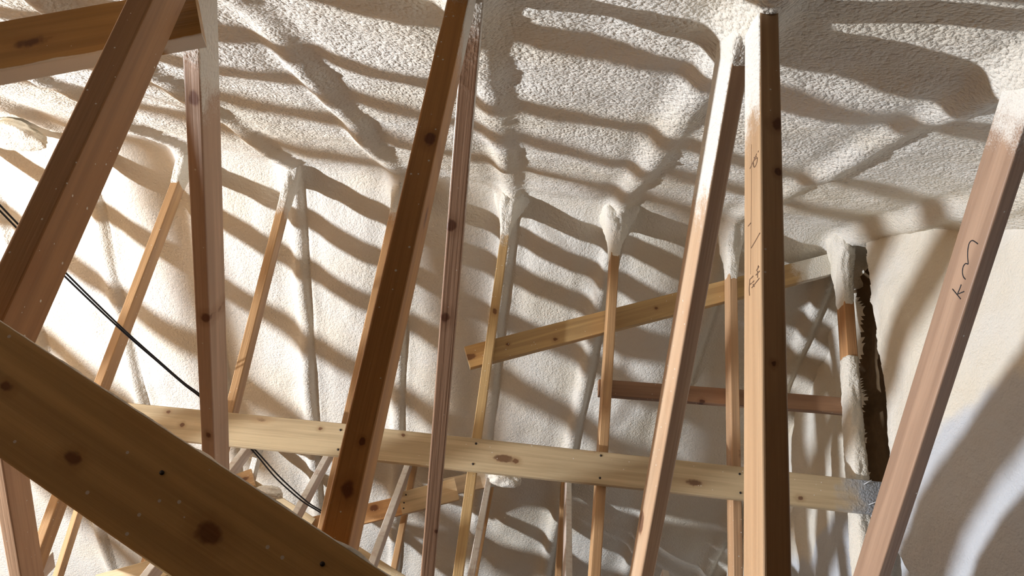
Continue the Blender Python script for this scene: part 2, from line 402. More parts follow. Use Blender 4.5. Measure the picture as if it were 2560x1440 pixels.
# ---------------------------------------------------------------- timbers
TIMBERS = [
{'key': 'k1', 'name': 'ridge_post', 'label': 'orange upright 2x4 post on the left that the black cables cross in front of', 'cat': 'post', 'p0': [-1.8034, 3.5, -1.0], 'p1': [-1.7776, 3.5, 2.3], 'w': 0.038, 'd': 0.089, 'col': (0.5, 0.3, 0.14), 'fs': 3.131, 'fw': 0.06, 'group': None, 'gray': None, 'seed': 1, 'spk': 0.5, 'coat': (0.19, 0.004, 0.03), 'fe': None, 'roll': 0, 'side': 0.0, 'knots': []},
{'key': 'k2', 'name': 'ridge_post', 'label': 'orange-brown upright post with foam-frosted top, just right of the grey-frosted slanted strut', 'cat': 'post', 'p0': [-1.1375, 3.5, -1.0], 'p1': [-1.2295, 3.5, 2.3], 'w': 0.038, 'd': 0.089, 'col': (0.5, 0.3, 0.14), 'fs': 3.038, 'fw': 0.14, 'group': None, 'gray': None, 'seed': 2, 'spk': 0.5, 'coat': (0.23, 0.003, 0.05), 'fe': None, 'roll': 0, 'side': 0.0, 'knots': []},
{'key': 'k3', 'name': 'ridge_post', 'label': 'narrow orange upright post mostly hidden behind the dark brown front post', 'cat': 'post', 'p0': [-0.692, 3.5, -1.0], 'p1': [-0.6703, 3.5, 2.3], 'w': 0.038, 'd': 0.089, 'col': (0.48, 0.27, 0.12), 'fs': 3.071, 'fw': 0.16, 'group': None, 'gray': None, 'seed': 3, 'spk': 0.5, 'coat': (0.2, 0.003, 0.04), 'fe': None, 'roll': 0, 'side': 0.0, 'knots': []},
{'key': 'k4', 'name': 'ridge_post', 'label': 'thin honey-coloured upright post crossing the left end of the tilted board', 'cat': 'post', 'p0': [-0.0951, 3.5, -1.0], 'p1': [-0.1066, 3.5, 2.3], 'w': 0.042, 'd': 0.089, 'col': (0.54, 0.36, 0.16), 'fs': 3.015, 'fw': 0.12, 'group': None, 'gray': None, 'seed': 4, 'spk': 0.5, 'coat': (0.24, 0.003, 0.06), 'fe': None, 'roll': 0, 'side': 0.0, 'knots': [(0.0025, 2.6367, 0.012)]},
{'key': 'k5', 'name': 'ridge_post', 'label': 'thin upright post crossing the left end of the short dark brown board', 'cat': 'post', 'p0': [0.4619, 3.5, -1.0], 'p1': [0.4468, 3.5, 2.3], 'w': 0.042, 'd': 0.089, 'col': (0.48, 0.29, 0.14), 'fs': 3.097, 'fw': 0.1, 'group': None, 'gray': None, 'seed': 5, 'spk': 0.5, 'coat': (0.3, 0.003, 0.07), 'fe': None, 'roll': 0, 'side': 0.0, 'knots': []},
{'key': 'k6', 'name': 'ridge_post', 'label': 'upright post with white foam top just left of the tall right-hand front post', 'cat': 'post', 'p0': [1.0523, 3.5, -1.0], 'p1': [1.031, 3.5, 2.3], 'w': 0.04, 'd': 0.089, 'col': (0.5, 0.31, 0.17), 'fs': 3.037, 'fw': 0.16, 'group': None, 'gray': None, 'seed': 6, 'spk': 0.5, 'coat': (0.33, 0.003, 0.06), 'fe': None, 'roll': 0, 'side': 0.0, 'knots': []},
{'key': 'k7', 'name': 'gable_post', 'label': 'foam-coated upright post beside the dark slot at the gable wall', 'cat': 'post', 'p0': [1.573, 3.5, -1.0], 'p1': [1.597, 3.5, 2.3], 'w': 0.05, 'd': 0.089, 'col': (0.5, 0.27, 0.12), 'fs': 2.95, 'fw': 0.05, 'group': None, 'gray': None, 'seed': 7, 'spk': 0.5, 'coat': None, 'fe': None, 'roll': 0, 'side': 0.0, 'knots': []},
{'key': 'k0', 'name': 'ridge_post', 'label': 'ridge post hidden behind the thick leaning front post at far left', 'cat': 'post', 'p0': [-2.4049, 3.5, -1.0], 'p1': [-2.2706, 3.5, 2.3], 'w': 0.038, 'd': 0.089, 'col': (0.5, 0.3, 0.14), 'fs': None, 'fw': 0.08, 'group': None, 'gray': None, 'seed': 8, 'spk': 0.5, 'coat': None, 'fe': None, 'roll': 0, 'side': 0.0, 'knots': []},
{'key': 'n-2', 'name': 'front_post', 'label': 'thick dark leaning post in the upper left corner, in front of the tilted top board', 'cat': 'post', 'p0': [-0.762, 1.08, -1.0], 'p1': [-0.7167, 1.08, 1.256], 'w': 0.044, 'd': 0.095, 'col': (0.4, 0.22, 0.095), 'fs': None, 'fw': 0.08, 'group': None, 'gray': None, 'seed': 11, 'spk': 0.4, 'coat': None, 'fe': None, 'roll': 0, 'side': 0.0, 'knots': []},
{'key': 'n-1', 'name': 'front_post', 'label': 'thick dark reddish-brown post in the middle, standing behind the foreground beam', 'cat': 'post', 'p0': [-0.2108, 1.08, -1.0], 'p1': [-0.1729, 1.08, 1.256], 'w': 0.04, 'd': 0.089, 'col': (0.55, 0.28, 0.09), 'fs': 2.095, 'fw': 0.12, 'group': None, 'gray': None, 'seed': 12, 'spk': 1, 'coat': None, 'fe': None, 'roll': 0, 'side': 0.1, 'knots': [(0.0066, 1.7971, 0.01), (0.0009, 1.2244, 0.01), (0.0057, 1.2919, 0.004)]},
{'key': 'n0', 'name': 'front_post', 'label': 'tall upright post on the right with lit left face and black lumber stamps', 'cat': 'post', 'p0': [0.3637, 1.1, -1.0], 'p1': [0.3941, 1.1, 1.256], 'w': 0.038, 'd': 0.089, 'col': (0.5, 0.325, 0.18), 'fs': 2.283, 'fw': 0.16, 'group': None, 'gray': None, 'seed': 13, 'spk': 0.7, 'coat': None, 'fe': None, 'roll': 0, 'side': 0.34, 'knots': [(0.0112, 1.8314, 0.006), (0.0101, 1.9311, 0.01), (-0.001, 1.487, 0.004)]},
{'key': 'd-3', 'name': 'diagonal_strut', 'label': 'brown slanted strut at the bottom left corner, passing behind the foreground beam', 'cat': 'strut', 'p0': [-1.3289, 3.3, -0.4742], 'p1': [-1.2105, 1.0558, 1.1959], 'w': 0.038, 'd': 0.089, 'col': (0.52, 0.33, 0.2), 'fs': None, 'fw': 0.08, 'group': None, 'gray': None, 'seed': 21, 'spk': 0.5, 'coat': None, 'fe': None, 'roll': 0, 'side': 0.0, 'knots': []},
{'key': 'd-2', 'name': 'diagonal_strut', 'label': 'grey-brown knotty strut, frosted white near its top, behind the thick leaning post', 'cat': 'strut', 'p0': [-0.8519, 3.3, -0.1768], 'p1': [-0.7265, 1.1514, 1.2401], 'w': 0.038, 'd': 0.089, 'col': (0.6, 0.43, 0.31), 'fs': 2.354, 'fw': 0.12, 'group': None, 'gray': None, 'seed': 22, 'spk': 0.3, 'coat': None, 'fe': None, 'roll': 0, 'side': 0.12, 'knots': [(0.002, 2.2646, 0.014), (0.0079, 1.7051, 0.012), (0.0029, 1.3254, 0.008)]},
{'key': 'd-1', 'name': 'diagonal_strut', 'label': 'coarse-grained reddish-brown strut right beside the thick dark middle post', 'cat': 'strut', 'p0': [-0.1615, 3.3, -0.2942], 'p1': [-0.1543, 1.1187, 1.225], 'w': 0.038, 'd': 0.089, 'col': (0.34, 0.205, 0.125), 'fs': 2.52, 'fw': 0.25, 'group': None, 'gray': None, 'seed': 23, 'spk': 0.4, 'coat': None, 'fe': None, 'roll': 4, 'side': 0.4, 'knots': [(-0.0107, 2.1247, 0.012), (-0.0072, 1.8885, 0.013), (0.0159, 1.2079, 0.006)]},
{'key': 'd0', 'name': 'diagonal_strut', 'label': 'pale slanted strut with white foam at its top, meeting the tall right-hand post', 'cat': 'strut', 'p0': [0.5254, 3.3, -0.21], 'p1': [0.3805, 1.1775, 1.2519], 'w': 0.04, 'd': 0.089, 'col': (0.55, 0.38, 0.24), 'fs': 2.561, 'fw': 0.22, 'group': None, 'gray': None, 'seed': 24, 'spk': 0.5, 'coat': (0.1, 0.002, 0.03), 'fe': None, 'roll': 7, 'side': 0.42, 'knots': []},
{'key': 'd1', 'name': 'diagonal_strut', 'label': 'slanted strut at the right edge with handwriting in black marker', 'cat': 'strut', 'p0': [1.0766, 2.95, -0.2155], 'p1': [0.9925, 1.1936, 1.2591], 'w': 0.038, 'd': 0.089, 'col': (0.38, 0.245, 0.16), 'fs': 2.124, 'fw': 0.16, 'group': None, 'gray': None, 'seed': 25, 'spk': 0.3, 'coat': None, 'fe': None, 'roll': 11, 'side': 0.0, 'knots': []},
{'key': 'brL', 'name': 'brace_board', 'label': 'pale level board in the lower left, ending at the dark middle post', 'cat': 'board', 'p0': [-1.7823, 3.435, 0.8815], 'p1': [-0.6452, 3.435, 0.9194], 'w': 0.142, 'd': 0.03, 'col': (0.58, 0.45, 0.27), 'fs': None, 'fw': 0.08, 'group': None, 'gray': None, 'seed': 31, 'spk': 0.3, 'coat': None, 'fe': None, 'roll': 0, 'side': 0.0, 'knots': [(-0.0371, 1.0147, 0.008), (0.0027, 0.4345, 0.009), (-0.0468, 0.3614, 0.009)]},
{'key': 'brR', 'name': 'brace_board', 'label': 'long pale level board across the lower middle, its right end sprayed grey', 'cat': 'board', 'p0': [-0.6428, 3.462, 0.9241], 'p1': [1.6716, 3.462, 0.9747], 'w': 0.142, 'd': 0.034, 'col': (0.58, 0.45, 0.27), 'fs': None, 'fw': 0.08, 'group': None, 'gray': (2.17, 0.1), 'seed': 32, 'spk': 0.3, 'coat': None, 'fe': None, 'roll': 0, 'side': 0.0, 'knots': [(0.0107, 0.7212, 0.011), (-0.0514, 0.2263, 0.008), (0.038, 1.9418, 0.01)]},
{'key': 'tilt', 'name': 'brace_board', 'label': 'tilted honey-coloured board rising to the right behind the thin posts, right end buried in foam', 'cat': 'board', 'p0': [-0.203, 3.592, 1.4272], 'p1': [1.6056, 3.592, 2.2072], 'w': 0.11, 'd': 0.038, 'col': (0.54, 0.36, 0.16), 'fs': 1.709, 'fw': 0.1, 'group': None, 'gray': None, 'seed': 33, 'spk': 0.4, 'coat': None, 'fe': None, 'roll': 0, 'side': 0.0, 'knots': [(0.025, 0.4278, 0.009), (-0.0009, 0.9567, 0.008), (-0.0113, 0.2034, 0.007)]},
{'key': 'dark', 'name': 'brace_board', 'label': 'short dark brown level board between the tilted board and the long pale board', 'cat': 'board', 'p0': [0.424, 3.592, 1.3621], 'p1': [1.6026, 3.592, 1.4282], 'w': 0.078, 'd': 0.038, 'col': (0.3, 0.165, 0.09), 'fs': 1.19, 'fw': 0.05, 'group': None, 'gray': None, 'seed': 34, 'spk': 0.8, 'coat': None, 'fe': None, 'roll': 0, 'side': 0.0, 'knots': [(0.0328, 0.4821, 0.01)]},
{'key': 'fg', 'name': 'cross_beam', 'label': 'big dark shadowed beam crossing the lower left foreground at a slant', 'cat': 'beam', 'p0': [-0.8334, 0.985, 0.37], 'p1': [0.066, 0.985, -0.0314], 'w': 0.128, 'd': 0.038, 'col': (0.68, 0.46, 0.2), 'fs': None, 'fw': 0.08, 'group': None, 'gray': None, 'seed': 35, 'spk': 0.8, 'coat': None, 'fe': None, 'roll': 0, 'side': 0.0, 'knots': [(-0.0037, 0.2416, 0.007), (0.021, 0.373, 0.009), (0.0053, 0.5661, 0.0135)]},
{'key': 'tl', 'name': 'brace_board', 'label': 'board slanting across the top left corner, with foam along its lower edge', 'cat': 'board', 'p0': [-0.6881, 1.21, 1.1231], 'p1': [-1.2794, 1.21, 0.8621], 'w': 0.125, 'd': 0.038, 'col': (0.46, 0.26, 0.08), 'fs': None, 'fw': 0.08, 'group': None, 'gray': None, 'seed': 36, 'spk': 0.3, 'coat': None, 'fe': 'edge', 'roll': 0, 'side': 0.0, 'knots': []},
{'key': 'fA', 'name': 'diagonal_strut', 'label': 'pale frosted strut under the long board, just left of the coarse reddish-brown strut', 'cat': 'strut', 'p0': [-0.5624, 3.9, 0.1904], 'p1': [-0.5657, 5.3125, 1.3944], 'w': 0.036, 'd': 0.089, 'col': (0.56, 0.45, 0.38), 'fs': None, 'fw': 0.08, 'group': None, 'gray': None, 'seed': 41, 'spk': 0.6, 'coat': None, 'fe': 'front', 'roll': 0, 'side': 0.0, 'knots': []},
{'key': 'fB', 'name': 'diagonal_strut', 'label': 'pale frosted strut under the left board, crossed by the black cables', 'cat': 'strut', 'p0': [-1.0779, 3.9, 0.0731], 'p1': [-1.0896, 5.3235, 1.3885], 'w': 0.036, 'd': 0.089, 'col': (0.56, 0.45, 0.38), 'fs': None, 'fw': 0.08, 'group': None, 'gray': None, 'seed': 42, 'spk': 0.6, 'coat': None, 'fe': 'front', 'roll': 0, 'side': 0.0, 'knots': []},
{'key': 'fC', 'name': 'diagonal_strut', 'label': 'short visible piece of frosted strut under the left board beside the white-topped post', 'cat': 'strut', 'p0': [-1.5585, 3.9, 0.1879], 'p1': [-1.6088, 5.34, 1.3802], 'w': 0.036, 'd': 0.089, 'col': (0.56, 0.45, 0.38), 'fs': None, 'fw': 0.08, 'group': None, 'gray': None, 'seed': 43, 'spk': 0.6, 'coat': None, 'fe': 'front', 'roll': 0, 'side': 0.0, 'knots': []},
{'key': 'fD', 'name': 'diagonal_strut', 'label': 'grey frosted strut under the long board, right of the honey-coloured thin post', 'cat': 'strut', 'p0': [-0.0687, 3.9, 0.2238], 'p1': [-0.0331, 5.3116, 1.3953], 'w': 0.036, 'd': 0.089, 'col': (0.56, 0.45, 0.38), 'fs': None, 'fw': 0.08, 'group': None, 'gray': None, 'seed': 44, 'spk': 0.6, 'coat': None, 'fe': 'front', 'roll': 0, 'side': 0.0, 'knots': []},
{'key': 'fE', 'name': 'diagonal_strut', 'label': 'grey frosted upright-looking strut under the middle of the long board', 'cat': 'strut', 'p0': [0.4072, 3.9, 0.3079], 'p1': [0.4751, 5.3116, 1.3949], 'w': 0.036, 'd': 0.089, 'col': (0.56, 0.45, 0.38), 'fs': None, 'fw': 0.08, 'group': None, 'gray': None, 'seed': 45, 'spk': 0.6, 'coat': None, 'fe': 'front', 'roll': 0, 'side': 0.0, 'knots': []},
{'key': 'fF', 'name': 'diagonal_strut', 'label': 'grey frosted strut in the bottom right, seen beside the pale slanted strut', 'cat': 'strut', 'p0': [0.8699, 3.9, 0.4071], 'p1': [0.9217, 4.34, 0.7037], 'w': 0.036, 'd': 0.089, 'col': (0.56, 0.45, 0.38), 'fs': None, 'fw': 0.08, 'group': None, 'gray': None, 'seed': 46, 'spk': 0.6, 'coat': None, 'fe': 'front', 'roll': 0, 'side': 0.0, 'knots': []},
{'key': 'fG', 'name': 'diagonal_strut', 'label': 'pale frosted strut in the lower left, slanting behind the strut in the corner', 'cat': 'strut', 'p0': [-2.2065, 4.0, -0.0179], 'p1': [-2.3008, 4.64, 0.4368], 'w': 0.036, 'd': 0.089, 'col': (0.56, 0.45, 0.38), 'fs': None, 'fw': 0.08, 'group': None, 'gray': None, 'seed': 47, 'spk': 0.6, 'coat': None, 'fe': 'front', 'roll': 0, 'side': 0.0, 'knots': []},
{'key': 'fH', 'name': 'diagonal_strut', 'label': 'frosted strut tip below the foreground beam at the bottom left', 'cat': 'strut', 'p0': [-1.7155, 3.9, -0.0344], 'p1': [-1.8665, 4.82, 0.3856], 'w': 0.036, 'd': 0.089, 'col': (0.56, 0.45, 0.38), 'fs': None, 'fw': 0.08, 'group': None, 'gray': None, 'seed': 48, 'spk': 0.6, 'coat': None, 'fe': 'front', 'roll': 0, 'side': 0.0, 'knots': []},
{'key': 'p3', 'name': 'rear_post', 'label': 'orange thin post bottom-centre, behind the two lapped boards', 'cat': 'post', 'p0': [-0.5869, 5.3211, -1.0], 'p1': [-0.5352, 5.3211, 1.4394], 'w': 0.036, 'd': 0.089, 'col': (0.5, 0.3, 0.14), 'fs': None, 'fw': 0.08, 'group': None, 'gray': None, 'seed': 51, 'spk': 0.5, 'coat': None, 'fe': None, 'roll': 0, 'side': 0.0, 'knots': []},
{'key': 'p4', 'name': 'rear_post', 'label': 'thin orange post tucked right behind the grey strut below the long board', 'cat': 'post', 'p0': [-0.1475, 5.3436, -1.0], 'p1': [-0.0088, 5.3436, 1.4282], 'w': 0.036, 'd': 0.089, 'col': (0.5, 0.3, 0.14), 'fs': None, 'fw': 0.08, 'group': None, 'gray': None, 'seed': 52, 'spk': 0.5, 'coat': None, 'fe': None, 'roll': 0, 'side': 0.0, 'knots': []},
{'key': 'p5', 'name': 'rear_post', 'label': 'thin orange post just left of the grey strut under the middle of the long board', 'cat': 'post', 'p0': [0.5128, 5.3704, -1.0], 'p1': [0.451, 5.3704, 1.4148], 'w': 0.036, 'd': 0.089, 'col': (0.5, 0.3, 0.14), 'fs': None, 'fw': 0.08, 'group': None, 'gray': None, 'seed': 53, 'spk': 0.5, 'coat': None, 'fe': None, 'roll': 0, 'side': 0.0, 'knots': []},
{'key': 'p0', 'name': 'rear_post', 'label': 'thin orange post in the lower left below the foreground beam', 'cat': 'post', 'p0': [-2.8051, 5.9286, -1.0], 'p1': [-2.8734, 5.9286, 1.1357], 'w': 0.036, 'd': 0.089, 'col': (0.5, 0.3, 0.14), 'fs': None, 'fw': 0.08, 'group': None, 'gray': None, 'seed': 54, 'spk': 0.5, 'coat': None, 'fe': None, 'roll': 0, 'side': 0.0, 'knots': []},
{'key': 'pw', 'name': 'rear_post', 'label': 'post with white foamed upper half under the left board, crossed by the cables', 'cat': 'post', 'p0': [-1.5246, 5.3105, -1.0], 'p1': [-1.5626, 5.3105, 1.4448], 'w': 0.036, 'd': 0.089, 'col': (0.5, 0.3, 0.14), 'fs': 2.123, 'fw': 0.05, 'group': None, 'gray': None, 'seed': 55, 'spk': 0.5, 'coat': None, 'fe': None, 'roll': 0, 'side': 0.0, 'knots': []},
{'key': 'pz', 'name': 'rear_post', 'label': 'short piece of orange post below the foreground beam at the bottom edge', 'cat': 'post', 'p0': [-2.5078, 6.4546, -1.0], 'p1': [-2.5071, 6.4546, 0.8727], 'w': 0.036, 'd': 0.089, 'col': (0.5, 0.3, 0.14), 'fs': None, 'fw': 0.08, 'group': None, 'gray': None, 'seed': 56, 'spk': 0.5, 'coat': None, 'fe': None, 'roll': 0, 'side': 0.0, 'knots': []},
{'key': 'b1', 'name': 'brace_board', 'label': 'far board with a dark knot, rising to the right in the bottom centre', 'cat': 'board', 'p0': [-1.0566, 5.1, 0.8158], 'p1': [-0.3825, 5.1, 1.0705], 'w': 0.115, 'd': 0.03, 'col': (0.66, 0.38, 0.17), 'fs': None, 'fw': 0.08, 'group': None, 'gray': None, 'seed': 61, 'spk': 0.5, 'coat': None, 'fe': None, 'roll': 0, 'side': 0.0, 'knots': [(-0.0218, 0.3784, 0.022)]},
{'key': 'b2', 'name': 'brace_board', 'label': 'far lapped board with a square-cut left end in the bottom centre', 'cat': 'board', 'p0': [-0.5533, 5.05, 1.0061], 'p1': [-0.226, 5.05, 1.1384], 'w': 0.135, 'd': 0.03, 'col': (0.7, 0.52, 0.3), 'fs': None, 'fw': 0.08, 'group': None, 'gray': None, 'seed': 62, 'spk': 0.5, 'coat': None, 'fe': None, 'roll': 0, 'side': 0.0, 'knots': []},
{'key': 'b3', 'name': 'brace_board', 'label': 'far pale board running up into the foam lump under the long board', 'cat': 'board', 'p0': [-0.3055, 5.14, 1.159], 'p1': [0.0149, 5.14, 1.2712], 'w': 0.11, 'd': 0.03, 'col': (0.68, 0.55, 0.38), 'fs': 0.26, 'fw': 0.05, 'group': None, 'gray': None, 'seed': 63, 'spk': 0.5, 'coat': None, 'fe': None, 'roll': 0, 'side': 0.0, 'knots': []},
{'key': 'b4', 'name': 'brace_board', 'label': 'far board falling to the right behind the foreground beam, with a foam lump on it', 'cat': 'board', 'p0': [-1.5343, 5.05, 1.0111], 'p1': [-1.0579, 5.05, 0.8063], 'w': 0.11, 'd': 0.03, 'col': (0.58, 0.45, 0.27), 'fs': None, 'fw': 0.08, 'group': None, 'gray': None, 'seed': 64, 'spk': 0.5, 'coat': None, 'fe': None, 'roll': 0, 'side': 0.0, 'knots': []},
{'key': 'b6', 'name': 'brace_board', 'label': 'far board falling to the right at the bottom edge beside the middle front post', 'cat': 'board', 'p0': [-0.733, 4.75, 0.6392], 'p1': [-0.4427, 4.75, 0.5147], 'w': 0.11, 'd': 0.03, 'col': (0.58, 0.45, 0.27), 'fs': None, 'fw': 0.08, 'group': None, 'gray': None, 'seed': 65, 'spk': 0.5, 'coat': None, 'fe': None, 'roll': 0, 'side': 0.0, 'knots': []},
{'key': 'b7', 'name': 'brace_board', 'label': 'far pale board rising to the right at the bottom edge under the foreground beam', 'cat': 'board', 'p0': [-2.0967, 4.85, 0.3224], 'p1': [-1.644, 4.85, 0.5146], 'w': 0.11, 'd': 0.03, 'col': (0.58, 0.45, 0.27), 'fs': None, 'fw': 0.08, 'group': None, 'gray': None, 'seed': 66, 'spk': 0.5, 'coat': None, 'fe': None, 'roll': 0, 'side': 0.0, 'knots': []},
{'key': 'b8', 'name': 'brace_board', 'label': 'short tan board in the small gap left of the white-topped post', 'cat': 'board', 'p0': [-1.6046, 5.0, 0.9587], 'p1': [-1.452, 5.0, 1.0414], 'w': 0.11, 'd': 0.03, 'col': (0.66, 0.43, 0.22), 'fs': None, 'fw': 0.08, 'group': None, 'gray': None, 'seed': 67, 'spk': 0.5, 'coat': None, 'fe': None, 'roll': 0, 'side': 0.0, 'knots': []},
{'key': 'ox0', 'name': 'ridge_post', 'label': 'upright ridge post beyond the left edge of the picture', 'cat': 'post', 'p0': [-5.18, 3.5, -1.0], 'p1': [-5.18, 3.5, 2.3], 'w': 0.038, 'd': 0.089, 'col': (0.5, 0.3, 0.14), 'fs': None, 'fw': 0.08, 'group': 'ridge posts left of the frame', 'gray': None, 'seed': 70, 'spk': 0.5, 'coat': None, 'fe': None, 'roll': 0, 'side': 0.0, 'knots': []},
{'key': 'ox1', 'name': 'ridge_post', 'label': 'upright ridge post beyond the left edge of the picture', 'cat': 'post', 'p0': [-4.62, 3.5, -1.0], 'p1': [-4.62, 3.5, 2.3], 'w': 0.038, 'd': 0.089, 'col': (0.5, 0.3, 0.14), 'fs': None, 'fw': 0.08, 'group': 'ridge posts left of the frame', 'gray': None, 'seed': 71, 'spk': 0.5, 'coat': None, 'fe': None, 'roll': 0, 'side': 0.0, 'knots': []},
{'key': 'ox2', 'name': 'ridge_post', 'label': 'upright ridge post beyond the left edge of the picture', 'cat': 'post', 'p0': [-4.05, 3.5, -1.0], 'p1': [-4.05, 3.5, 2.3], 'w': 0.038, 'd': 0.089, 'col': (0.5, 0.3, 0.14), 'fs': None, 'fw': 0.08, 'group': 'ridge posts left of the frame', 'gray': None, 'seed': 72, 'spk': 0.5, 'coat': None, 'fe': None, 'roll': 0, 'side': 0.0, 'knots': []},
{'key': 'ox3', 'name': 'ridge_post', 'label': 'upright ridge post beyond the left edge of the picture', 'cat': 'post', 'p0': [-3.48, 3.5, -1.0], 'p1': [-3.48, 3.5, 2.3], 'w': 0.038, 'd': 0.089, 'col': (0.5, 0.3, 0.14), 'fs': None, 'fw': 0.08, 'group': 'ridge posts left of the frame', 'gray': None, 'seed': 73, 'spk': 0.5, 'coat': None, 'fe': None, 'roll': 0, 'side': 0.0, 'knots': []},
{'key': 'ox4', 'name': 'ridge_post', 'label': 'upright ridge post beyond the left edge of the picture', 'cat': 'post', 'p0': [-2.92, 3.5, -1.0], 'p1': [-2.92, 3.5, 2.3], 'w': 0.038, 'd': 0.089, 'col': (0.5, 0.3, 0.14), 'fs': None, 'fw': 0.08, 'group': 'ridge posts left of the frame', 'gray': None, 'seed': 74, 'spk': 0.5, 'coat': None, 'fe': None, 'roll': 0, 'side': 0.0, 'knots': []},
{'key': 'on0', 'name': 'front_post', 'label': 'upright front post beyond the left edge of the picture', 'cat': 'post', 'p0': [-1.28, 1.08, -1.0], 'p1': [-1.28, 1.08, 1.256], 'w': 0.04, 'd': 0.089, 'col': (0.5, 0.3, 0.14), 'fs': None, 'fw': 0.08, 'group': 'front posts left of the frame', 'gray': None, 'seed': 80, 'spk': 0.5, 'coat': None, 'fe': None, 'roll': 0, 'side': 0.0, 'knots': []},
{'key': 'on1', 'name': 'front_post', 'label': 'upright front post beyond the left edge of the picture', 'cat': 'post', 'p0': [-1.84, 1.08, -1.0], 'p1': [-1.84, 1.08, 1.256], 'w': 0.04, 'd': 0.089, 'col': (0.5, 0.3, 0.14), 'fs': None, 'fw': 0.08, 'group': 'front posts left of the frame', 'gray': None, 'seed': 81, 'spk': 0.5, 'coat': None, 'fe': None, 'roll': 0, 'side': 0.0, 'knots': []},
{'key': 'on2', 'name': 'front_post', 'label': 'upright front post beyond the left edge of the picture', 'cat': 'post', 'p0': [-2.4, 1.08, -1.0], 'p1': [-2.4, 1.08, 1.256], 'w': 0.04, 'd': 0.089, 'col': (0.5, 0.3, 0.14), 'fs': None, 'fw': 0.08, 'group': 'front posts left of the frame', 'gray': None, 'seed': 82, 'spk': 0.5, 'coat': None, 'fe': None, 'roll': 0, 'side': 0.0, 'knots': []},
{'key': 'on3', 'name': 'front_post', 'label': 'upright front post beyond the left edge of the picture', 'cat': 'post', 'p0': [-2.97, 1.08, -1.0], 'p1': [-2.97, 1.08, 1.256], 'w': 0.04, 'd': 0.089, 'col': (0.5, 0.3, 0.14), 'fs': None, 'fw': 0.08, 'group': 'front posts left of the frame', 'gray': None, 'seed': 83, 'spk': 0.5, 'coat': None, 'fe': None, 'roll': 0, 'side': 0.0, 'knots': []},
{'key': 'on4', 'name': 'front_post', 'label': 'upright front post beyond the left edge of the picture', 'cat': 'post', 'p0': [-3.53, 1.08, -1.0], 'p1': [-3.53, 1.08, 1.256], 'w': 0.04, 'd': 0.089, 'col': (0.5, 0.3, 0.14), 'fs': None, 'fw': 0.08, 'group': 'front posts left of the frame', 'gray': None, 'seed': 84, 'spk': 0.5, 'coat': None, 'fe': None, 'roll': 0, 'side': 0.0, 'knots': []},
{'key': 'on5', 'name': 'front_post', 'label': 'upright front post beyond the left edge of the picture', 'cat': 'post', 'p0': [-4.1, 1.08, -1.0], 'p1': [-4.1, 1.08, 1.256], 'w': 0.04, 'd': 0.089, 'col': (0.5, 0.3, 0.14), 'fs': None, 'fw': 0.08, 'group': 'front posts left of the frame', 'gray': None, 'seed': 85, 'spk': 0.5, 'coat': None, 'fe': None, 'roll': 0, 'side': 0.0, 'knots': []},
{'key': 'on6', 'name': 'front_post', 'label': 'upright front post beyond the left edge of the picture', 'cat': 'post', 'p0': [-4.67, 1.08, -1.0], 'p1': [-4.67, 1.08, 1.256], 'w': 0.04, 'd': 0.089, 'col': (0.5, 0.3, 0.14), 'fs': None, 'fw': 0.08, 'group': 'front posts left of the frame', 'gray': None, 'seed': 86, 'spk': 0.5, 'coat': None, 'fe': None, 'roll': 0, 'side': 0.0, 'knots': []},
{'key': 'od0', 'name': 'diagonal_strut', 'label': 'slanted strut beyond the left edge of the picture', 'cat': 'strut', 'p0': [-1.85, 3.3, -0.12], 'p1': [-1.8, 1.27, 1.29], 'w': 0.038, 'd': 0.089, 'col': (0.5, 0.3, 0.14), 'fs': None, 'fw': 0.08, 'group': 'struts left of the frame', 'gray': None, 'seed': 90, 'spk': 0.5, 'coat': None, 'fe': None, 'roll': 0, 'side': 0.0, 'knots': []},
{'key': 'od1', 'name': 'diagonal_strut', 'label': 'slanted strut beyond the left edge of the picture', 'cat': 'strut', 'p0': [-2.42, 3.3, -0.12], 'p1': [-2.37, 1.27, 1.29], 'w': 0.038, 'd': 0.089, 'col': (0.5, 0.3, 0.14), 'fs': None, 'fw': 0.08, 'group': 'struts left of the frame', 'gray': None, 'seed': 91, 'spk': 0.5, 'coat': None, 'fe': None, 'roll': 0, 'side': 0.0, 'knots': []},
{'key': 'od2', 'name': 'diagonal_strut', 'label': 'slanted strut beyond the left edge of the picture', 'cat': 'strut', 'p0': [-2.98, 3.3, -0.12], 'p1': [-2.93, 1.27, 1.29], 'w': 0.038, 'd': 0.089, 'col': (0.5, 0.3, 0.14), 'fs': None, 'fw': 0.08, 'group': 'struts left of the frame', 'gray': None, 'seed': 92, 'spk': 0.5, 'coat': None, 'fe': None, 'roll': 0, 'side': 0.0, 'knots': []},
{'key': 'od3', 'name': 'diagonal_strut', 'label': 'slanted strut beyond the left edge of the picture', 'cat': 'strut', 'p0': [-3.55, 3.3, -0.12], 'p1': [-3.5, 1.27, 1.29], 'w': 0.038, 'd': 0.089, 'col': (0.5, 0.3, 0.14), 'fs': None, 'fw': 0.08, 'group': 'struts left of the frame', 'gray': None, 'seed': 93, 'spk': 0.5, 'coat': None, 'fe': None, 'roll': 0, 'side': 0.0, 'knots': []},
{'key': 'od4', 'name': 'diagonal_strut', 'label': 'slanted strut beyond the left edge of the picture', 'cat': 'strut', 'p0': [-4.12, 3.3, -0.12], 'p1': [-4.07, 1.27, 1.29], 'w': 0.038, 'd': 0.089, 'col': (0.5, 0.3, 0.14), 'fs': None, 'fw': 0.08, 'group': 'struts left of the frame', 'gray': None, 'seed': 94, 'spk': 0.5, 'coat': None, 'fe': None, 'roll': 0, 'side': 0.0, 'knots': []},
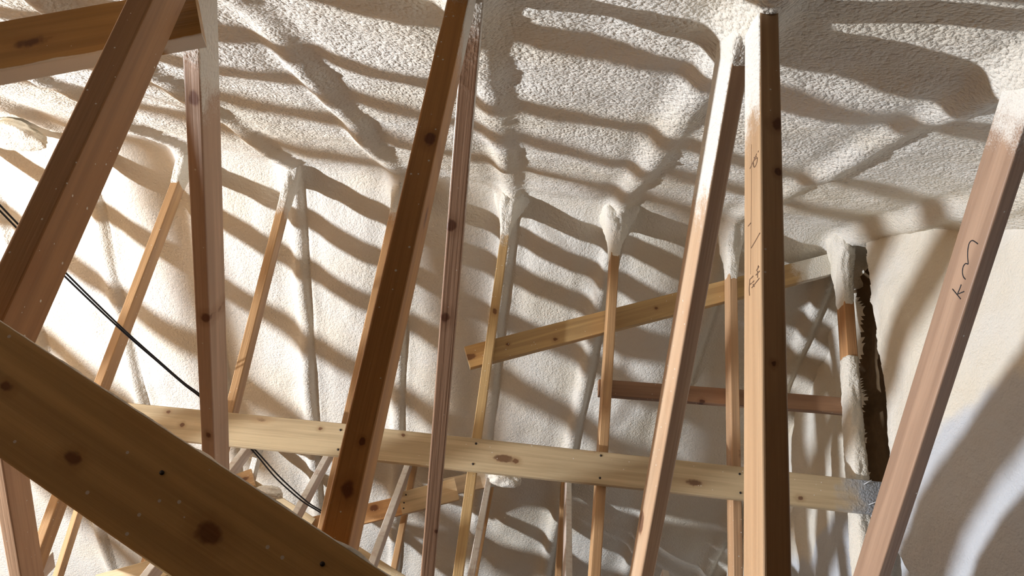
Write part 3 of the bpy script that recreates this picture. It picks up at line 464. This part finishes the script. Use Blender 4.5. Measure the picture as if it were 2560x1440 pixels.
{'key': 'od5', 'name': 'diagonal_strut', 'label': 'slanted strut beyond the left edge of the picture', 'cat': 'strut', 'p0': [-4.69, 3.3, -0.12], 'p1': [-4.64, 1.27, 1.29], 'w': 0.038, 'd': 0.089, 'col': (0.5, 0.3, 0.14), 'fs': None, 'fw': 0.08, 'group': 'struts left of the frame', 'gray': None, 'seed': 95, 'spk': 0.5, 'coat': None, 'fe': None, 'roll': 0, 'side': 0.0, 'knots': []}
]
OB = {t['key']: timber(t) for t in TIMBERS}
MARKS = {'d1': [[[-0.019, -0.0238, 1.8963], [-0.019, -0.0147, 1.8976], [-0.019, -0.0041, 1.8971], [-0.019, 0.0009, 1.8887], [-0.019, -0.0007, 1.875], [-0.019, -0.0058, 1.8611], [-0.019, -0.0123, 1.8493], [-0.019, -0.0138, 1.8448], [-0.019, -0.0066, 1.8432], [-0.019, -0.0029, 1.8343], [-0.019, -0.0054, 1.8224], [-0.019, -0.0122, 1.8139], [-0.019, -0.0207, 1.8107]], [[-0.019, -0.0133, 1.7951], [-0.019, -0.0128, 1.7838], [-0.019, -0.0117, 1.7718], [-0.019, -0.0196, 1.7776], [-0.019, -0.0277, 1.7845]], [[-0.019, 0.008, 1.775], [-0.019, -0.0085, 1.7697], [-0.019, -0.0248, 1.7645]]], 'n0': [[[-0.019, 0.0011, 1.9171], [-0.019, 0.0016, 1.8328], [-0.019, 0.0045, 1.7457], [-0.019, 0.0072, 1.6609]], [[-0.019, 0.0088, 1.8708], [-0.019, -0.0036, 1.8721], [-0.019, -0.0176, 1.8736], [-0.019, -0.0278, 1.8755]], [[-0.019, -0.0085, 1.8709], [-0.019, -0.0132, 1.8582], [-0.019, -0.0263, 1.8558], [-0.019, -0.0312, 1.8638], [-0.019, -0.0206, 1.8703], [-0.019, -0.0072, 1.8729]], [[-0.019, -0.0134, 1.8779], [-0.019, -0.0266, 1.8706]], [[-0.019, -0.0349, 1.8733], [-0.019, -0.0373, 1.8748]], [[-0.019, -0.041, 1.7103], [-0.019, -0.0185, 1.7086], [-0.019, 0.0029, 1.708]], [[-0.019, 0.0195, 1.7602], [-0.019, 0.0056, 1.7577]], [[-0.019, 0.012, 1.6249], [-0.019, 0.0137, 1.6378], [-0.019, 0.0107, 1.6525]], [[-0.019, 0.0107, 1.6535], [-0.019, -0.0065, 1.6506]], [[-0.019, 0.0096, 1.6438], [-0.019, 0.0027, 1.6423]], [[-0.019, 0.0004, 1.6331], [-0.019, -0.0367, 1.6308]], [[-0.019, -0.0019, 1.6409], [-0.019, -0.0109, 1.6397]], [[-0.019, -0.0205, 1.6452], [-0.019, -0.0386, 1.6426]], [[-0.019, -0.0287, 1.636], [-0.019, -0.0288, 1.6478]], [[-0.019, -0.0234, 1.6517], [-0.019, -0.0355, 1.6522]], [[-0.019, -0.0278, 1.6507], [-0.019, -0.0334, 1.6553]], [[-0.019, -0.0119, 1.6288], [-0.019, -0.0064, 1.6356]]]}
for key, mat, r, nm in (('d1', M_INK, .0014, 'handwritten_mark'), ('n0', M_STAMP, .0011, 'stamp_and_crack_mark')):
    for s in MARKS[key]:
        c = tube(nm, s, r if len(s) != 4 or abs(s[0][2] - s[-1][2]) < .2 else .0005, mat, OB[key], 6, 6)  # the long thin stroke is a crack in the wood, the rest are stamps
        c['label'] = 'black marker stroke' if key == 'd1' else 'dark stamp and crack mark'
NAILS = {'brL': [[-0.0404, -0.015, 1.1015], [0.0448, -0.015, 1.1065]], 'brR': [[-0.0471, -0.017, 0.5425], [0.0426, -0.017, 0.5391], [-0.0532, -0.017, 1.0832], [0.0441, -0.017, 1.0842], [-0.0378, -0.017, 1.685], [0.0431, -0.017, 1.6859]], 'b2': [[-0.0427, -0.015, 0.046], [0.0014, -0.015, 0.0243], [0.0335, -0.015, 0.0151]], 'fg': [[-0.035, -0.019, 0.6966], [-0.021, -0.019, 0.4736]]}
BENT = [[[-0.0506, -0.017, 2.2251], [-0.0673, -0.037, 2.2511]], [[0.0355, -0.017, 2.2372], [0.0177, -0.042, 2.2768]]]
for key, pts in NAILS.items():
    for (x, y, z) in pts:
        tube('nail_and_hole_dot', [(x, y + .001, z), (x, y - .0015, z)], .005 if key != 'fg' else .0028, M_NAIL, OB[key], 12, 1)  # on the foreground beam the dark discs stand in for knot-like holes

for a, b_ in BENT:
    tube('bent_nail', [a, b_], .0022, M_BRIGHT, OB['brR'], 8, 1)['label'] = 'pale protruding nail'
# foam coat of the gable post: long sleeves with a bare stretch of wood between them
t = [q for q in TIMBERS if q['key'] == 'k7'][0]; L7 = (Vector(t['p1']) - Vector(t['p0'])).length
coat(OB['k7'], t['w'], t['d'], 2.90, L7, .004, .045, 7)
coat(OB['k7'], t['w'], t['d'], .45, 2.64, .010, .012, 17)
# crust of foam on the upper edge of the foreground beam
t = [q for q in TIMBERS if q['key'] == 'fg'][0]; Lf = (Vector(t['p1']) - Vector(t['p0'])).length
zc = np.linspace(0.02, Lf - .02, 260); yc = np.linspace(-t['d'] / 2 + .001, t['d'] / 2 - .001, 10)
ZC, YC = np.meshgrid(zc, yc)
sgn = -1
hgt = .0006 + .0022 * np.clip(fbm(ZC * 16, YC * 40, 3, 4), 0, 2) + .006 * np.clip(perlin(ZC * 9, YC * 20, 14) - .5, 0, 1) * 3
hgt[0] = -.001; hgt[-1] = -.001
crust = grid_obj('foam_crust', np.stack([sgn * (t['w'] / 2 + hgt), YC, ZC], -1), M_COAT); crust.parent = OB['fg']

# ---------------------------------------------------------------- cables and loose foam
CABLES = [[[-1.9953, 2.3, 1.4696], [-2.0292, 2.6, 1.4852], [-2.0458, 2.8, 1.4922], [-1.8364, 3.0, 1.3449], [-1.6315, 3.2, 1.211], [-1.4875, 3.35, 1.1283], [-1.4048, 3.46, 1.085], [-1.3228, 3.58, 1.0504], [-1.1494, 3.9, 0.9356], [-1.0842, 4.2, 0.8903], [-0.9842, 4.4, 0.8354], [-0.9196, 4.55, 0.8181], [-0.721, 4.8, 0.7713]], [[-1.9817, 2.3, 1.4385], [-2.0174, 2.6, 1.4569], [-2.036, 2.8, 1.4678], [-1.8354, 3.01, 1.3301], [-1.6324, 3.21, 1.2025], [-1.4942, 3.37, 1.1279], [-1.4107, 3.48, 1.0841], [-1.327, 3.6, 1.0452], [-1.1643, 3.9, 0.9337], [-1.1031, 4.2, 0.8838], [-0.9998, 4.4, 0.8292], [-0.9267, 4.55, 0.8107], [-0.7406, 4.8, 0.7555]]]
tag(tube('cable', CABLES[0], .0042, M_CABLE, None, 8, 8), 'black cable sagging across the left side, the upper one of the pair', 'cable', 'pair of black cables')
tag(tube('cable', CABLES[1], .0042, M_CABLE, None, 8, 8), 'black cable sagging across the left side, the lower one of the pair', 'cable', 'pair of black cables')
LUMPS = [('foam_lump', 'creamy foam lump bulging from the roof at the far left edge', [-2.5466, 3.35, 2.1769], (0.16, 0.1, 0.055)), ('foam_lump', 'white foam chunk lying on the far board under the left brace', [-1.3285, 4.98, 0.9561], (0.085, 0.05, 0.045)), ('foam_lump', 'ragged white foam clump under the long board in the lower middle', [0.0581, 5.0, 1.2225], (0.1, 0.06, 0.05))]
for i, (nm, lb, c, s) in enumerate(LUMPS):
    th = np.linspace(0, 2 * math.pi, 65)[None, :-1]; ph = np.linspace(.02, math.pi - .02, 40)[:, None]
    n = np.stack([np.sin(ph) * np.cos(th), np.sin(ph) * np.sin(th), np.cos(ph) + 0 * th], -1)
    px_, py_, pz_ = n[..., 0] + 3 * i, n[..., 1], n[..., 2]
    rr = 1 + .12 * (perlin(px_ * 1.7, py_ * 1.7, 200) + perlin(py_ * 1.9, pz_ * 1.9, 201) + perlin(pz_ * 1.6, px_ * 1.6, 202)) + .035 * (perlin(px_ * 6, py_ * 6, 203) + perlin(py_ * 6, pz_ * 6, 204) + perlin(pz_ * 6, px_ * 6, 205))
    V = (n * rr[..., None] * np.array(s) + np.array(c)).reshape(-1, 3); F = []
    for a in range(39):
        for b_ in range(64): F.append((a*64 + b_, (a+1)*64 + b_, (a+1)*64 + (b_+1) % 64, a*64 + (b_+1) % 64))
    F.append(tuple(range(64))); F.append(tuple(39*64 + q for q in range(64))[::-1])
    tag(mesh_obj(nm, V, F, M_COAT, None, True), lb, 'foam')
